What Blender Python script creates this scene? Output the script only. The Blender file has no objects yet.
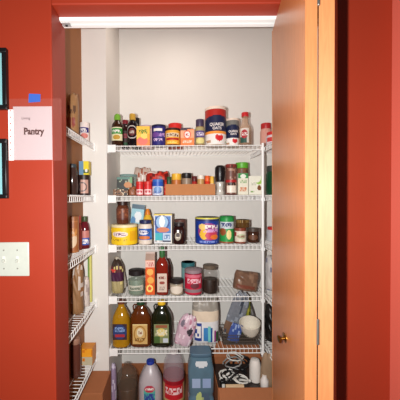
import bpy, math, random
from mathutils import Vector, Matrix

# ------------------------------------------------------------------ camera, world, light
F = 270.0; PX = 174.0; PY = 202.0; CZ = 1.38; TP = math.tan(math.radians(0.9))
sc = bpy.context.scene
col = sc.collection
cd = bpy.data.cameras.new('camera'); cam = bpy.data.objects.new('camera', cd); col.objects.link(cam)
cd.sensor_width = 36; cd.lens = F/400*36; cd.shift_x = (200-PX)/400; cd.shift_y = (PY-200)/400
cd.clip_start = 0.02
ROLL = math.radians(.35)
cam.matrix_world = Matrix.Translation((0, 0, CZ)) @ Matrix.Rotation(math.radians(90-0.9), 4, 'X') @ Matrix.Rotation(-ROLL, 4, 'Z')
sc.camera = cam
w = bpy.data.worlds.new('room_light'); sc.world = w; w.use_nodes = True
w.node_tree.nodes['Background'].inputs[0].default_value = (1.0, 0.97, 0.94, 1)
w.node_tree.nodes['Background'].inputs[1].default_value = 0.06
def lamp(name, typ, loc, power, colr, size=0.05, rot=(0, 0, 0)):
    l = bpy.data.lights.new(name, typ); l.energy = power; l.color = colr
    if typ == 'AREA': l.shape = 'DISK'; l.size = size
    else: l.shadow_soft_size = size
    o = bpy.data.objects.new(name, l); col.objects.link(o); o.location = loc; o.rotation_euler = rot
    return o
lamp('camera_flash', 'POINT', (-0.088, 0.0, CZ+0.01), 122, (1, 0.985, 0.965), 0.008)
lamp('pantry_fill', 'AREA', (0.05, 1.55, 2.66), 4.2, (1, 0.88, 0.78), 0.35)  # added fill without a fixture, brightens the pantry interior
sc.view_settings.view_transform = 'Standard'; sc.view_settings.look = 'None'
sc.view_settings.gamma = 1; sc.view_settings.exposure = 0.0; sc.view_settings.use_curve_mapping = False

def at(px, py, Y):
    du, dv = px-PX, PY-py
    u = (du+dv*ROLL)/F; v = (dv-du*ROLL)/F
    k = Y/(1+v*TP)
    return Vector((u*k, Y, CZ+(v-TP)*k))

# ------------------------------------------------------------------ materials
MC = {}
def lin(c):
    c = c/255
    return c/12.92 if c <= .04045 else ((c+.055)/1.055)**2.4
def mat(r, g, b, rough=.5, metal=0, alpha=1, trans=0, noise=.06, scale=60, bump=0, ior=1.45, name='surface'):
    key = (r, g, b, rough, metal, alpha, trans, noise, scale, bump, name)
    if key in MC: return MC[key]
    m = bpy.data.materials.new(name); m.use_nodes = True
    nt = m.node_tree; p = nt.nodes['Principled BSDF']
    base = (lin(r), lin(g), lin(b), 1)
    tc = nt.nodes.new('ShaderNodeTexCoord'); nz = nt.nodes.new('ShaderNodeTexNoise')
    nz.inputs['Scale'].default_value = scale; nz.inputs['Detail'].default_value = 3
    nt.links.new(tc.outputs['Object'], nz.inputs['Vector'])
    mx = nt.nodes.new('ShaderNodeMix'); mx.data_type = 'RGBA'
    mx.inputs[6].default_value = tuple(min(1, c*(1+noise)) for c in base[:3])+(1,)
    mx.inputs[7].default_value = tuple(c*(1-noise) for c in base[:3])+(1,)
    nt.links.new(nz.outputs['Fac'], mx.inputs[0]); nt.links.new(mx.outputs[2], p.inputs['Base Color'])
    p.inputs['Roughness'].default_value = rough; p.inputs['Metallic'].default_value = metal
    p.inputs['Alpha'].default_value = alpha; p.inputs['Transmission Weight'].default_value = trans
    p.inputs['IOR'].default_value = ior
    if bump:
        bn = nt.nodes.new('ShaderNodeBump'); bn.inputs['Strength'].default_value = bump
        bn.inputs['Distance'].default_value = .004
        nt.links.new(nz.outputs['Fac'], bn.inputs['Height']); nt.links.new(bn.outputs[0], p.inputs['Normal'])
    MC[key] = m; return m
def wood(name, c1, c2, axis_scale, rough=.35, ns=6):
    m = bpy.data.materials.new(name); m.use_nodes = True; nt = m.node_tree; p = nt.nodes['Principled BSDF']
    tc = nt.nodes.new('ShaderNodeTexCoord'); mp = nt.nodes.new('ShaderNodeMapping'); mp.inputs['Scale'].default_value = axis_scale
    nz = nt.nodes.new('ShaderNodeTexNoise'); nz.inputs['Scale'].default_value = ns; nz.inputs['Detail'].default_value = 6
    nz.inputs['Distortion'].default_value = .6
    cr = nt.nodes.new('ShaderNodeValToRGB')
    cr.color_ramp.elements[0].color = tuple(lin(x) for x in c1)+(1,); cr.color_ramp.elements[0].position = .3
    cr.color_ramp.elements[1].color = tuple(lin(x) for x in c2)+(1,); cr.color_ramp.elements[1].position = .7
    for a, b_ in ((tc.outputs['Object'], mp.inputs[0]), (mp.outputs[0], nz.inputs['Vector']), (nz.outputs['Fac'], cr.inputs[0]), (cr.outputs[0], p.inputs['Base Color'])):
        nt.links.new(a, b_)
    p.inputs['Roughness'].default_value = rough
    return m
RED = mat(144, 44, 22, .5, noise=.04, scale=6, bump=.06, name='red_wall_paint')
WHITE = mat(224, 221, 215, .6, noise=.02, scale=8, name='white_wall_paint')
SHADED_WALL = mat(138, 84, 34, .6, noise=.08, scale=5, name='shaded_wall_ochre')  # jamb shade on the left wall, put into its colour as dull ochre
WIRE = mat(240, 240, 238, .35, noise=.01, name='white_coated_wire')
DOORW = wood('oak_veneer', (176, 104, 54), (194, 122, 68), (30, 30, 2.2), .3)
DOORE = wood('oak_edge', (150, 92, 50), (162, 102, 58), (30, 30, 2.2), .6)
FLOORW = wood('brown_wood_floor', (110, 62, 34), (140, 84, 48), (12, 1.5, 5), .35)
CARD = mat(186, 124, 76, .8, noise=.07, scale=30, name='cardboard')
CARD2 = mat(158, 96, 58, .8, noise=.08, scale=30, name='brown_cardboard')
BLACK = mat(18, 16, 18, .35, name='black_plastic')
W = mat(236, 232, 226, .45, name='white_print')
def K(r, g, b, rough=.42): return mat(r, g, b, rough, name='printed_colour')
def C(r, g, b, a=.4, rough=.12): return mat(r, g, b, rough, alpha=a, name='clear_plastic')
def G(r, g, b): return mat(r, g, b, .12, noise=.1, name='dark_glass')

# ------------------------------------------------------------------ mesh builder
def text_geo(s, size, bold=0.0, sx=1):
    cu = bpy.data.curves.new('lettering', 'FONT'); cu.body = s; cu.size = size; cu.align_x = 'CENTER'; cu.align_y = 'CENTER'
    cu.resolution_u = 3; cu.offset = bold
    o = bpy.data.objects.new('lettering', cu); col.objects.link(o)
    dg = bpy.context.evaluated_depsgraph_get(); me = o.evaluated_get(dg).to_mesh()
    v = [(x.co.x*sx, x.co.y) for x in me.vertices]; f = [tuple(p.vertices) for p in me.polygons]
    o.evaluated_get(dg).to_mesh_clear(); bpy.data.objects.remove(o); bpy.data.curves.remove(cu)
    return v, f
class Part:
    def __init__(s): s.v = []; s.f = []; s.m = []; s.mats = []
    def mi(s, m):
        if m not in s.mats: s.mats.append(m)
        return s.mats.index(m)
    def add(s, vs, fs, m):
        n = len(s.v); s.v += [tuple(x) for x in vs]
        for i, f in enumerate(fs):
            s.f.append(tuple(n+k for k in f)); s.m.append(s.mi(m[i] if isinstance(m, list) else m))
        return s
    def box(s, x0, x1, y0, y1, z0, z1, m, M=None):
        vs = [Vector((x, y, z)) for x in (x0, x1) for y in (y0, y1) for z in (z0, z1)]
        if M: vs = [M @ v for v in vs]
        return s.add(vs, [(0, 1, 3, 2), (4, 6, 7, 5), (0, 4, 5, 1), (2, 3, 7, 6), (0, 2, 6, 4), (1, 5, 7, 3)], m)
    def lathe(s, prof, m, sx=1, sy=1, p=2, n=28, c=(0, 0), M=None):
        vs = []; fs = []
        for r, z in prof:
            for i in range(n):
                a = 2*math.pi*i/n; ca, sa = math.cos(a), math.sin(a)
                x = math.copysign(abs(ca)**(2/p), ca); y = math.copysign(abs(sa)**(2/p), sa)
                v = Vector((c[0]+r*sx*x, c[1]+r*sy*y, z)); vs.append(M @ v if M else v)
        for k in range(len(prof)-1):
            for i in range(n):
                j = (i+1) % n; fs.append((k*n+i, k*n+j, (k+1)*n+j, (k+1)*n+i))
        fs.append(tuple(range(n-1, -1, -1))); fs.append(tuple((len(prof)-1)*n+i for i in range(n)))
        return s.add(vs, fs, m)
    def tube(s, pts, r, m, n=6):
        pts = [Vector(p) for p in pts]; vs = []; fs = []
        for i, p in enumerate(pts):
            d = (pts[min(i+1, len(pts)-1)]-pts[max(i-1, 0)]).normalized()
            a = d.orthogonal().normalized()
            if i and abs(d.dot(pa)) < .99: a = (pa-d*pa.dot(d)).normalized()
            pa = a; b = d.cross(a)
            for k in range(n):
                t = 2*math.pi*k/n; vs.append(p+(a*math.cos(t)+b*math.sin(t))*r)
        for i in range(len(pts)-1):
            for k in range(n):
                j = (k+1) % n; fs.append((i*n+k, i*n+j, (i+1)*n+j, (i+1)*n+k))
        fs.append(tuple(range(n-1, -1, -1))); fs.append(tuple((len(pts)-1)*n+k for k in range(n)))
        return s.add(vs, fs, m)
    def prism(s, poly, y0, y1, m):      # outline in x,z extruded along y
        n = len(poly); vs = [(x, y0, z) for x, z in poly]+[(x, y1, z) for x, z in poly]
        fs = [tuple(range(n)), tuple(range(2*n-1, n-1, -1))]+[(i, i+n, (i+1) % n+n, (i+1) % n) for i in range(n)]
        return s.add(vs, fs, m)
    def wrap(s, x, z, r, y0, cx=0):
        if r:
            a = x/r; return (cx+r*math.sin(a), -r*math.cos(a), z)
        return (cx+x, -y0, z)
    def art(s, layers, w, cz, h, r=0, y0=0, off=.0008, nx=38, ny=40, cx=0):
        vs = []; fs = []; ms = []
        R = r+off if r else 0
        for j in range(ny+1):
            for i in range(nx+1):
                vs.append(s.wrap((i/nx-.5)*w, cz+(j/ny-.5)*h, R, y0+off, cx))
        for j in range(ny):
            for i in range(nx):
                m = pick(layers, (i+.5)/nx, (j+.5)/ny)
                if m: fs.append((j*(nx+1)+i, j*(nx+1)+i+1, (j+1)*(nx+1)+i+1, (j+1)*(nx+1)+i)); ms.append(m)
        return s.add(vs, fs, ms)
    def text(s, t, size, cz, m, x=0, r=0, y0=0, off=.0014, bold=0.0, sx=1, cx=0):
        v, f = text_geo(t, size, bold, sx); R = r+off if r else 0
        return s.add([s.wrap(a+x, b+cz, R, y0+off, cx) for a, b in v], f, m)
    def pillow(s, w, h, d, layers, seed=0, nx=22, ny=22, wr=.12, crimp=.0, flat_bottom=True, pinch=.15):
        rnd = random.Random(seed); ph = [(rnd.uniform(3, 13), rnd.uniform(3, 13), rnd.uniform(0, 6), rnd.uniform(-1, 1)) for _ in range(6)]
        vs = []; fs = []; ms = []
        for side in (-1, 1):
            for j in range(ny+1):
                for i in range(nx+1):
                    u = i/nx*2-1; v = j/ny*2-1
                    e = max(0, 1-abs(u)**3)**.5 * (max(0, 1-(v if v > 0 or not flat_bottom else 0)**4))**.6
                    if flat_bottom and v < -.85: e *= .75+.25*(v+1)/.15
                    q = sum(c*math.sin(a*u+b*v+p+side) for a, b, p, c in ph)/3
                    y = side*(d/2*e*(1+wr*q)+.001)
                    ws = 1-pinch*abs(v)**4*(1 if v > 0 else .3)
                    vs.append((u*w/2*ws*(1+.04*q*wr*8*(1-abs(v))), y, (v+1)/2*h*(1+.02*math.sin(ph[0][0]*u)*(v > .5))))
        N = (nx+1)*(ny+1)
        for side in (0, 1):
            for j in range(ny):
                for i in range(nx):
                    a = side*N+j*(nx+1)+i; q = (a, a+1, a+nx+2, a+nx+1)
                    fs.append(q if side == 0 else q[::-1]); ms.append(pick(layers, (i+.5)/nx if side == 0 else 1-(i+.5)/nx, (j+.5)/ny))
        ring = [j*(nx+1) for j in range(ny+1)]
        m0 = ms[0]
        def bridge(ids):
            for a, b in zip(ids, ids[1:]): fs.append((a, b, b+N, a+N)); ms.append(pick(layers, .5, .5))
        bridge([i for i in range(nx+1)][::-1]); bridge([ny*(nx+1)+i for i in range(nx+1)])
        bridge(ring); bridge([j+nx for j in ring][::-1])
        return s.add(vs, fs, ms)
    def move(s, M):
        s.v = [tuple(M @ Vector(v)) for v in s.v]; return s
    def build(s, name, parent=None, bevel=0, smooth=True, ang=35):
        me = bpy.data.meshes.new(name); me.from_pydata(s.v, [], s.f)
        for m in s.mats: me.materials.append(m)
        me.polygons.foreach_set('material_index', s.m)
        if smooth:
            me.polygons.foreach_set('use_smooth', [True]*len(s.f)); me.set_sharp_from_angle(angle=math.radians(ang))
        me.validate(); me.update()
        o = bpy.data.objects.new(name, me); col.objects.link(o)
        if parent: o.parent = parent
        if bevel:
            b = o.modifiers.new('edge', 'BEVEL'); b.width = bevel; b.segments = 2; b.limit_method = 'ANGLE'
        return o
def hsh(a, b, c=0): return (math.sin(a*12.9898+b*78.233+c*3.7)*43758.5453) % 1
def pick(layers, u, v):     # last layer covering the point wins
    res = None
    for L in layers:
        t = L[0]
        if t == 'all': res = L[1]
        elif t == 'r' and L[1] <= u <= L[3] and L[2] <= v <= L[4]: res = L[5]
        elif t == 'e' and ((u-L[1])/L[3])**2+((v-L[2])/L[4])**2 <= 1: res = L[5]
        elif t == 'o' and 1-L[5] <= ((u-L[1])/L[3])**2+((v-L[2])/L[4])**2 <= 1: res = L[6]
        elif t == 't' and L[1] <= u <= L[3] and L[2] <= v <= L[4]:      # small print nobody can read: broken strokes
            if hsh(round(u*30), round(v*14), L[6] if len(L) > 6 else 0) > .42: res = L[5]
        elif t == 'n':                                                   # mottled
            if hsh(round(u*L[2]), round(v*L[3]), 1) > L[4]: res = L[1]
        elif t == 'h':
            x = (u-L[1])/L[3]; y = (v-L[2])/L[4]
            if (x*x+y*y-1)**3-x*x*y*y*y <= 0: res = L[5]
        elif t == 'd' and (u-L[1])*L[3]+(v-L[2])*L[4] > 0: res = L[5]
    return res

def tag(o, label, cat, group=None):
    o['label'] = label; o['category'] = cat
    if group: o['group'] = group
    return o
def thing(name, label, cat, loc=(0, 0, 0), rz=0, group=None, rx=0, ry=0):
    o = bpy.data.objects.new(name, None); o.empty_display_size = .02; col.objects.link(o)
    o.location = loc; o.rotation_euler = (rx, ry, rz); return tag(o, label, cat, group)
def struct(name, part, bevel=0):
    o = part.build(name, None, bevel, smooth=False); o['kind'] = 'structure'; return o
def dims(l, r, t, b, Y): k = Y/F; return ((l+r)/2-PX+(PY-(t+b)/2)*ROLL)*k, (r-l)*k, (b-t)*k
def copytree(o):
    c = o.copy(); col.objects.link(c)
    for ch in o.children:
        d = ch.copy(); col.objects.link(d); d.parent = c
        for g in ch.children: e = g.copy(); col.objects.link(e); e.parent = d
    return c

# ------------------------------------------------------------------ the room
XL, XR = -.446, .600; YF, YI = 1.0, 1.13; YC, YB = 1.68, 2.10; HEAD = 2.09; CEIL = 2.75
struct('wall_front_left', Part().box(-1.8, XL, YF, YI, 0, CEIL, RED), .004)
struct('wall_front_right', Part().box(XR, .95, YF, YI, 0, CEIL, RED), .004)
struct('trim_1', Part().box(.804, .95, .90, YF, 0, CEIL, mat(196, 92, 76, .35, noise=.03, scale=6, name='pale_red')))  # paler red than the front walls
struct('wall_front_above', Part().box(XL, XR, YF, YI, HEAD, CEIL, RED), .004)
struct('wall_left', Part().box(-.72, -.566, YI, YC, 0, CEIL, SHADED_WALL))
struct('wall_corner', Part().box(-.72, -.415, YC, YB, 0, CEIL, WHITE))
struct('wall_back', Part().box(-.72, .95, YB, YB+.1, 0, CEIL, WHITE))
struct('wall_right', Part().box(.85, .95, YI, YB, 0, CEIL, WHITE))
struct('floor', Part().box(-1.8, .95, -.6, YB+.1, -.1, 0, FLOORW))
struct('ceiling', Part().box(-.72, .95, YI, YB+.1, CEIL, CEIL+.1, WHITE))
struct('baseboard_back', Part().box(-.415, .85, YB-.014, YB, 0, .085, CARD2), .003)

t = thing('sliding_door_track', 'white metal track running across the top of the opening', 'door track', (0, 1.068, 0))
Part().box(XL+.001, XR-.001, 0, .050, HEAD-.004, HEAD-.0005, WIRE).box(XL+.001, XR-.001, 0, .003, HEAD-.012, HEAD-.004, WIRE).box(XL+.001, XR-.001, .047, .050, HEAD-.012, HEAD-.004, WIRE) \
    .box(XL+.001, XR-.001, .003, .019, HEAD-.0125, HEAD-.011, WIRE).box(XL+.001, XR-.001, .031, .047, HEAD-.0125, HEAD-.011, WIRE).build('channel', t)
Part().box(XL+.004, XL+.035, .012, .038, HEAD-.015, HEAD-.0128, mat(190, 190, 190, .4, .4, name='steel')).lathe([(.005, HEAD-.020), (.005, HEAD-.016)], mat(90, 90, 90, .3, 1, name='steel'), c=(XL+.02, .025)).build('pivot_bracket', t)

# bifold door
D = thing('bifold_door', 'oak bifold door folded open at the right of the pantry opening', 'door', (.345, .65, 0))
def panel(p, direc, L, T, side, z0=.015, z1=2.05):
    d = Vector((direc[0], direc[1], 0)).normalized(); n = Vector((d.y, -d.x, 0))
    P = Part(); M = Matrix(((d.x, n.x, 0, p[0]), (d.y, n.y, 0, p[1]), (0, 0, 1, 0), (0, 0, 0, 1)))
    P.box(.002, L-.002, .001, T-.001, z0, z1, DOORW, M)
    P.box(0, .002, 0, T, z0, z1, DOORE, M).box(L-.002, L, 0, T, z0, z1, DOORE, M)
    return P, M
P1, M1 = panel((.315-.345, 0), (.085, .45), .46, .027, 1)
pn = P1.build('door_panel', D)
P2, M2 = panel((.3475-.345, 0), (.242, .385), .452, .0325, 1)
P2.build('door_panel', D)
BR = mat(150, 110, 50, .3, 1, name='aged_brass'); ST = mat(150, 148, 144, .35, .9, name='dull_steel')
kn = Part().lathe([(.012, 0), (.016, .002), (.013, .005), (.006, .008), (.006, .02), (.014, .026), (.016, .032), (.012, .038), (.004, .040)], BR, sx=.8, sy=.8)
kn.v = [(x, y, z*.62) for x, y, z in kn.v]
kn.move(Matrix.Translation((0, 0, 0)) @ Matrix.Rotation(math.radians(-90-10.7), 4, 'Y')) 
u1 = Vector((.085, .45, 0)).normalized(); kp = Vector((.315-.345, 0, 0))+u1*.215
kz = at(281, 325, .95).z
kno = kn.move(Matrix.Translation((kp.x, kp.y, kz))).build('knob', D)
ros = Part().lathe([(.017, -.0005), (.017, .002), (.013, .003)], BR).move(Matrix.Translation((kp.x, kp.y, kz)) @ Matrix.Rotation(math.radians(-90-10.7), 4, 'Y')).build('rosette', kno)
for z in (at(317, 331, .65).z, at(317, 2, .65).z+.02, .35):
    Part().lathe([(.003, z-.031), (.0038, z-.030), (.0038, z+.030), (.003, z+.031)], ST, n=12, c=(-.0005, -.004)).box(-.009, -.0005, -.0016, .0002, z-.029, z+.029, ST).build('hinge', D)

# ------------------------------------------------------------------ front wall fittings
sw = thing('light_switch_plate', 'white two-switch wall plate at left of the red wall', 'light switch', (at(12.5, 259, YF).x, YF, at(12, 259, YF).z))
PL = mat(174, 177, 167, .3, name='ivory_plastic')
Part().box(-.064, .064, -.006, 0, -.063, .063, PL).build('plate', sw, .003)
for x in (-.028, .022):
    Part().box(x-.005, x+.005, -.0065, -.0055, -.012, .012, mat(200, 198, 188, .4, name='slot')).build('switch_slot', sw)
    Part().box(x-.004, x+.004, -.016, -.006, -.006, .004, PL, Matrix.Rotation(.3, 4, 'X')).build('toggle', sw, .001)
    for z in (-.034, .034): Part().lathe([(.003, 0), (.003, .0016)], mat(170, 168, 160, .3, .5, name='screw'), n=10, M=Matrix.Translation((x, -.006, z)) @ Matrix.Rotation(math.pi/2, 4, 'X')).build('screw', sw)
for py0, py1, lb in ((50, 110.5, 'black-framed teal picture at left edge, upper of the two'), (139.5, 198.5, 'black-framed teal picture at left edge, lower of the two')):
    a = at(9.5, py1, YF); b = at(9.5, py0, YF); hh = b.z-a.z; x0 = -.17; fw = .016
    fr = thing('picture_frame', lb, 'picture frame', (a.x, YF, a.z), 0, 'black picture frames on the red wall')
    Part().box(x0, 0, -.018, -.0005, 0, fw, BLACK).box(x0, 0, -.018, -.0005, hh-fw, hh, BLACK).box(x0, x0+fw, -.018, -.0005, fw, hh-fw, BLACK).box(-fw, 0, -.018, -.0005, fw, hh-fw, BLACK).build('frame', fr, .002)
    Part().box(x0+fw, -fw, -.008, -.002, fw, hh-fw, mat(70, 158, 168, .25, noise=.15, scale=12, name='teal_print')).build('picture', fr)
    Part().box(x0+fw, -fw, -.0105, -.0095, fw, hh-fw, mat(225, 240, 240, .05, alpha=.12, name='glazing')).build('glass', fr)
# pantry sign
a = at(14, 160, YF); b = at(52, 106.5, YF)
sg = thing('pantry_sign', 'white paper sign reading Pantry in a clear sleeve on the red wall', 'sign', (a.x, YF, a.z))
sw_, sh_ = b.x-a.x, b.z-a.z
PAP = mat(182, 170, 172, .6, noise=.02, name='paper')
Part().box(0, sw_, -.0016, -.0008, 0, sh_, PAP).build('sheet', sg)
INK = mat(28, 24, 26, .6, name='ink')
px_ = Part(); v_, f_ = text_geo('Pantry', .033, .0014, .86)
px_.add([(x+sw_*.53, -.0026, z+sh_*.53) for x, z in v_], f_, INK)
def serif(x, z, wd=.009): px_.add([(sw_*.53+x-wd/2, -.0027, sh_*.53+z), (sw_*.53+x+wd/2, -.0027, sh_*.53+z), (sw_*.53+x+wd/2, -.0027, sh_*.53+z+.0016), (sw_*.53+x-wd/2, -.0027, sh_*.53+z+.0016)], [(0, 1, 2, 3)], INK)
xs = [v[0] for v in v_]; zs = [v[1] for v in v_]; xm, xM = min(xs), max(xs); zb = sorted(zs)[0]
base = [z for x, z in v_ if x < xm+.004]; zb0 = min(base)
serif(xm+.003, zb0); serif(xm+.003, max(base)-.001)
for fx in (.355, .47): serif(xm+(xM-xm)*fx, zb0)
serif(xm+(xM-xm)*.72, zb0)
px_.build('lettering', sg, smooth=False)
q = Part(); v_, f_ = text_geo('Living', .014, .0002); q.add([(x+sw_*.33, -.0026, z+sh_*.78) for x, z in v_], f_, mat(90, 84, 88, .6, name='grey_ink')); q.build('small_lettering', sg, smooth=False)
sl = Part().box(-.012, sw_+.036, -.0034, -.0030, -.004, sh_+.028, mat(190, 120, 110, .3, alpha=.07, name='clear_sleeve')); sl.build('sleeve', sg)
st = Part(); hs = sh_
st.box(-.016, .002, -.0046, -.0036, -.002, hs-.012, mat(240, 236, 232, .4, name='white_strip'))
for i in range(8): st.box(-.0105, -.0065, -.0049, -.0046, .012+i*.0235, .018+i*.0235, K(170, 50, 34))
st.build('punched_strip', sg)
a = at(29, 103, YF); b = at(41, 94, YF)
tp = Part().add([(a.x, YF-.004, a.z), (b.x-.001, YF-.004, a.z+.003), (b.x, YF-.004, b.z-.002), (a.x+.002, YF-.004, b.z), (a.x, YF-.0037, a.z), (b.x-.001, YF-.0037, a.z+.003), (b.x, YF-.0037, b.z-.002), (a.x+.002, YF-.0037, b.z)],
    [(0, 1, 2, 3), (7, 6, 5, 4), (0, 4, 5, 1), (1, 5, 6, 2), (2, 6, 7, 3), (3, 7, 4, 0)], mat(44, 82, 164, .7, name='blue_painters_tape')).build('tape', None)
tag(tp, 'piece of blue painters tape above the paper sign', 'tape')

# ------------------------------------------------------------------ wire shelves
ZB = [at(180, y, 1.70).z for y in (144.8, 195.2, 244.6, 296, 348)]
def wire_shelf(label, x0, x1, y0, y1, z, front, group, ends):
    """front: 'y' lip along x at y0; '+x' lip along y at x1; '-x' lip along y at x0"""
    t = thing('wire_shelf', label, 'shelf', ((x0+x1)/2, (y0+y1)/2, z), 0, group)
    ox, oy = (x0+x1)/2, (y0+y1)/2; r = .0014; R = .0029; lip = .034
    def V(x, y, zz): return (x-ox, y-oy, zz)
    p = Part()
    if front == 'y':
        n = int((x1-x0)/.0262)
        for i in range(n+1):
            x = x0+.004+(x1-x0-.008)*i/n
            p.tube([V(x, y1, -r), V(x, y0+.004, -r), V(x, y0-.001, -.005), V(x, y0-.001, -lip)], r, WIRE)
        rails = [[V(x0, y0, -R-.0035), V(x1, y0, -R-.0035)], [V(x0, y0, -lip), V(x1, y0, -lip)]]
        back = [[V(x0, y1-.01, -.0068), V(x1, y1-.01, -.0068)], [V(x0, (y0+y1)/2, -.0068), V(x1, (y0+y1)/2, -.0068)]]
    else:
        xf, xb = (x1, x0) if front == '+x' else (x0, x1); s = 1 if front == '+x' else -1
        n = int((y1-y0)/.0262)
        for i in range(n+1):
            y = y0+.004+(y1-y0-.008)*i/n
            p.tube([V(xb, y, -r), V(xf-s*.004, y, -r), V(xf+s*.001, y, -.005), V(xf+s*.001, y, -lip)], r, WIRE)
        rails = [[V(xf, y0, -R-.0035), V(xf, y1, -R-.0035)], [V(xf, y0, -lip), V(xf, y1, -lip)]]
        back = [[V(xb+s*.01, y0, -.0068), V(xb+s*.01, y1, -.0068)]]
    p.build('deck_wires', t)
    for q in rails: Part().tube(q, R, WIRE, 8).build('front_rail', t)
    for q in back: Part().tube(q, R, WIRE, 8).build('support_rod', t)
    for e in ends:
        Part().box(*[a for a in (e[0]-ox, e[1]-ox, e[2]-oy, e[3]-oy)], e[4], e[5], WIRE).build('end_bracket', t, .002)
    return t
names = ['topmost', 'second from top', 'middle', 'second from bottom', 'lowest']
hold = ['with the two oats canisters', 'with the cardboard tray of spices', 'with the yellow tub at its left end', 'with the red sauce bottle', 'with the three oil jugs']
for i, z in enumerate(ZB):
    wire_shelf('white wire shelf on the back wall %s, %s' % (hold[i], names[i]), -.411, .550, 1.70, 2.095, z, 'y', 'back wall wire shelves',
               [(-.4145, -.408, 1.69, 1.76, -.05, .004), (-.41, -.362, 1.692, 1.6975, -.046, .002)])
ZL = [1.713, 1.397, 1.083, .742, .402]
for i, z in enumerate(ZL):
    wire_shelf('narrow white wire shelf on the left side wall, %s of five' % names[i], -.564, -.492, 1.16, 1.674, z, '+x', 'left wall wire shelves',
               [(-.500, -.483, 1.668, 1.679, -.045, .008)])
ZR = [z for z in ZB]
for i, z in enumerate(ZR):
    wire_shelf('white wire shelf on the right wall mostly behind the door, %s of five' % names[i], .590, .848, 1.32, 2.095, z-.002, '-x', 'right wall wire shelves', [])
pl = Part().lathe([(.007, ZB[4]-.055), (.008, ZB[4]-.05), (.008, ZB[0]+.004), (.006, ZB[0]+.006)], WIRE, n=14, c=(0, 0))
for z in ZB: pl.box(-.012, .012, -.003, .004, z-.04, z-.02, WIRE)
o = pl.build('shelf_support_pole', None); o.location = (.556, 1.690, 0)
tag(o, 'white vertical pole holding the right ends of the back shelves', 'support pole')

# ------------------------------------------------------------------ goods
YD = 1.77
def cyl_item(name, label, cat, box, Y, z, body, prof, caps=(), art=None, inner=None, text=None, group=None, sq=2, sy=1, rz=0, body_name='body', artspan=.92, cap_names=None, n=28, tilt=0):
    """prof: (radius fraction of half width, height fraction); art: (layers, z0 frac, z1 frac)"""
    cx, w_, h_ = dims(*box, Y); R = w_/2
    t = thing(name, label, cat, (cx, Y, z+.0006), rz, group, ry=tilt)
    P = Part().lathe([(a*R, b*h_) for a, b in prof], body, p=sq, sy=sy, n=n); P.build(body_name, t)
    if inner:
        im, ip = inner; Part().lathe([(a*R, b*h_) for a, b in ip], im, p=sq, sy=sy, n=n).build('contents', t)
    for k, (cm, cp) in enumerate(caps):
        nm = (cap_names or ['lid', 'seal', 'spout'])[k]
        Part().lathe([(a*R, b*h_) for a, b in cp], cm, p=2, n=24).build(nm, t)
    if art:
        L = Part(); layers, z0, z1 = art[:3]; fr = art[3] if len(art) > 3 else 1
        if sq == 2 and sy == 1: L.art(layers, 2*R*fr*1.45*artspan, (z0+z1)/2*h_, (z1-z0)*h_, r=R*fr)
        else: L.art(layers, 2*R*artspan, (z0+z1)/2*h_, (z1-z0)*h_, y0=R*sy*fr)
        for tx in (text or []):
            s_, size, zf, m_ = tx[:4]; xo = tx[4] if len(tx) > 4 else 0; sx = tx[5] if len(tx) > 5 else 1
            L.text(s_, size, zf*h_, m_, x=xo, r=R*fr if (sq == 2 and sy == 1) else 0, y0=R*sy*fr, bold=.0006, sx=sx)
        L.build('label', t)
    return t
CAN = [(.94, 0), (1, .02), (1, .98), (.95, 1)]
JAR = [(.85, 0), (1, .04), (1, .72), (.93, .80), (.78, .84), (.78, .9)]
def lidp(r, a, b): return [(r*.97, a), (r, a+.01), (r, b-.015), (r*.93, b)]
def box_item(name, label, cat, box, Y, z, d, side, art, text=None, rz=0, bevel=.0012, ry=0, group=None, rx=0, lift=0, nx=26, ny=26):
    cx, w_, h_ = dims(*box, Y)
    t = thing(name, label, cat, (cx, Y, z+.0006+lift), rz, group, ry=ry, rx=rx)
    Part().box(-w_/2, w_/2, -d/2, d/2, 0, h_, side).build('carton', t, bevel)
    if art:
        L = Part().art(art, w_*.985, h_/2, h_*.985, y0=d/2, off=.0004, nx=nx, ny=ny)
        for tx in (text or []):
            L.text(tx[0], tx[1], tx[2]*h_, tx[3], x=(tx[4] if len(tx) > 4 else 0), y0=d/2, bold=.0006, sx=(tx[5] if len(tx) > 5 else 1))
        L.build('printed_front', t)
    return t
def bag_item(name, label, cat, box, Y, z, d, layers, seed, rz=0, ry=0, rx=0, extra=None, wr=.12, group=None, pinch=.15, nx=22, ny=22, fb=True):
    cx, w_, h_ = dims(*box, Y)
    o = Part().pillow(w_, h_, d, layers, seed, wr=wr, pinch=pinch, nx=nx, ny=ny, flat_bottom=fb).build(name, None, ang=60)
    o.location = (cx, Y, z+.001); o.rotation_euler = (rx, ry, rz)
    return tag(o, label, cat, group)

DK = K(30, 18, 16); CREAM = K(232, 214, 184); NAVY = K(28, 36, 70); RD = K(196, 32, 30); YL = K(240, 196, 50); OR = K(238, 130, 40)
GN = K(52, 140, 60); WT = K(236, 230, 224); BL = K(40, 90, 190); PU = K(84, 62, 140); GOLD = K(190, 150, 60, .3)
z = ZB[0]
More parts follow.
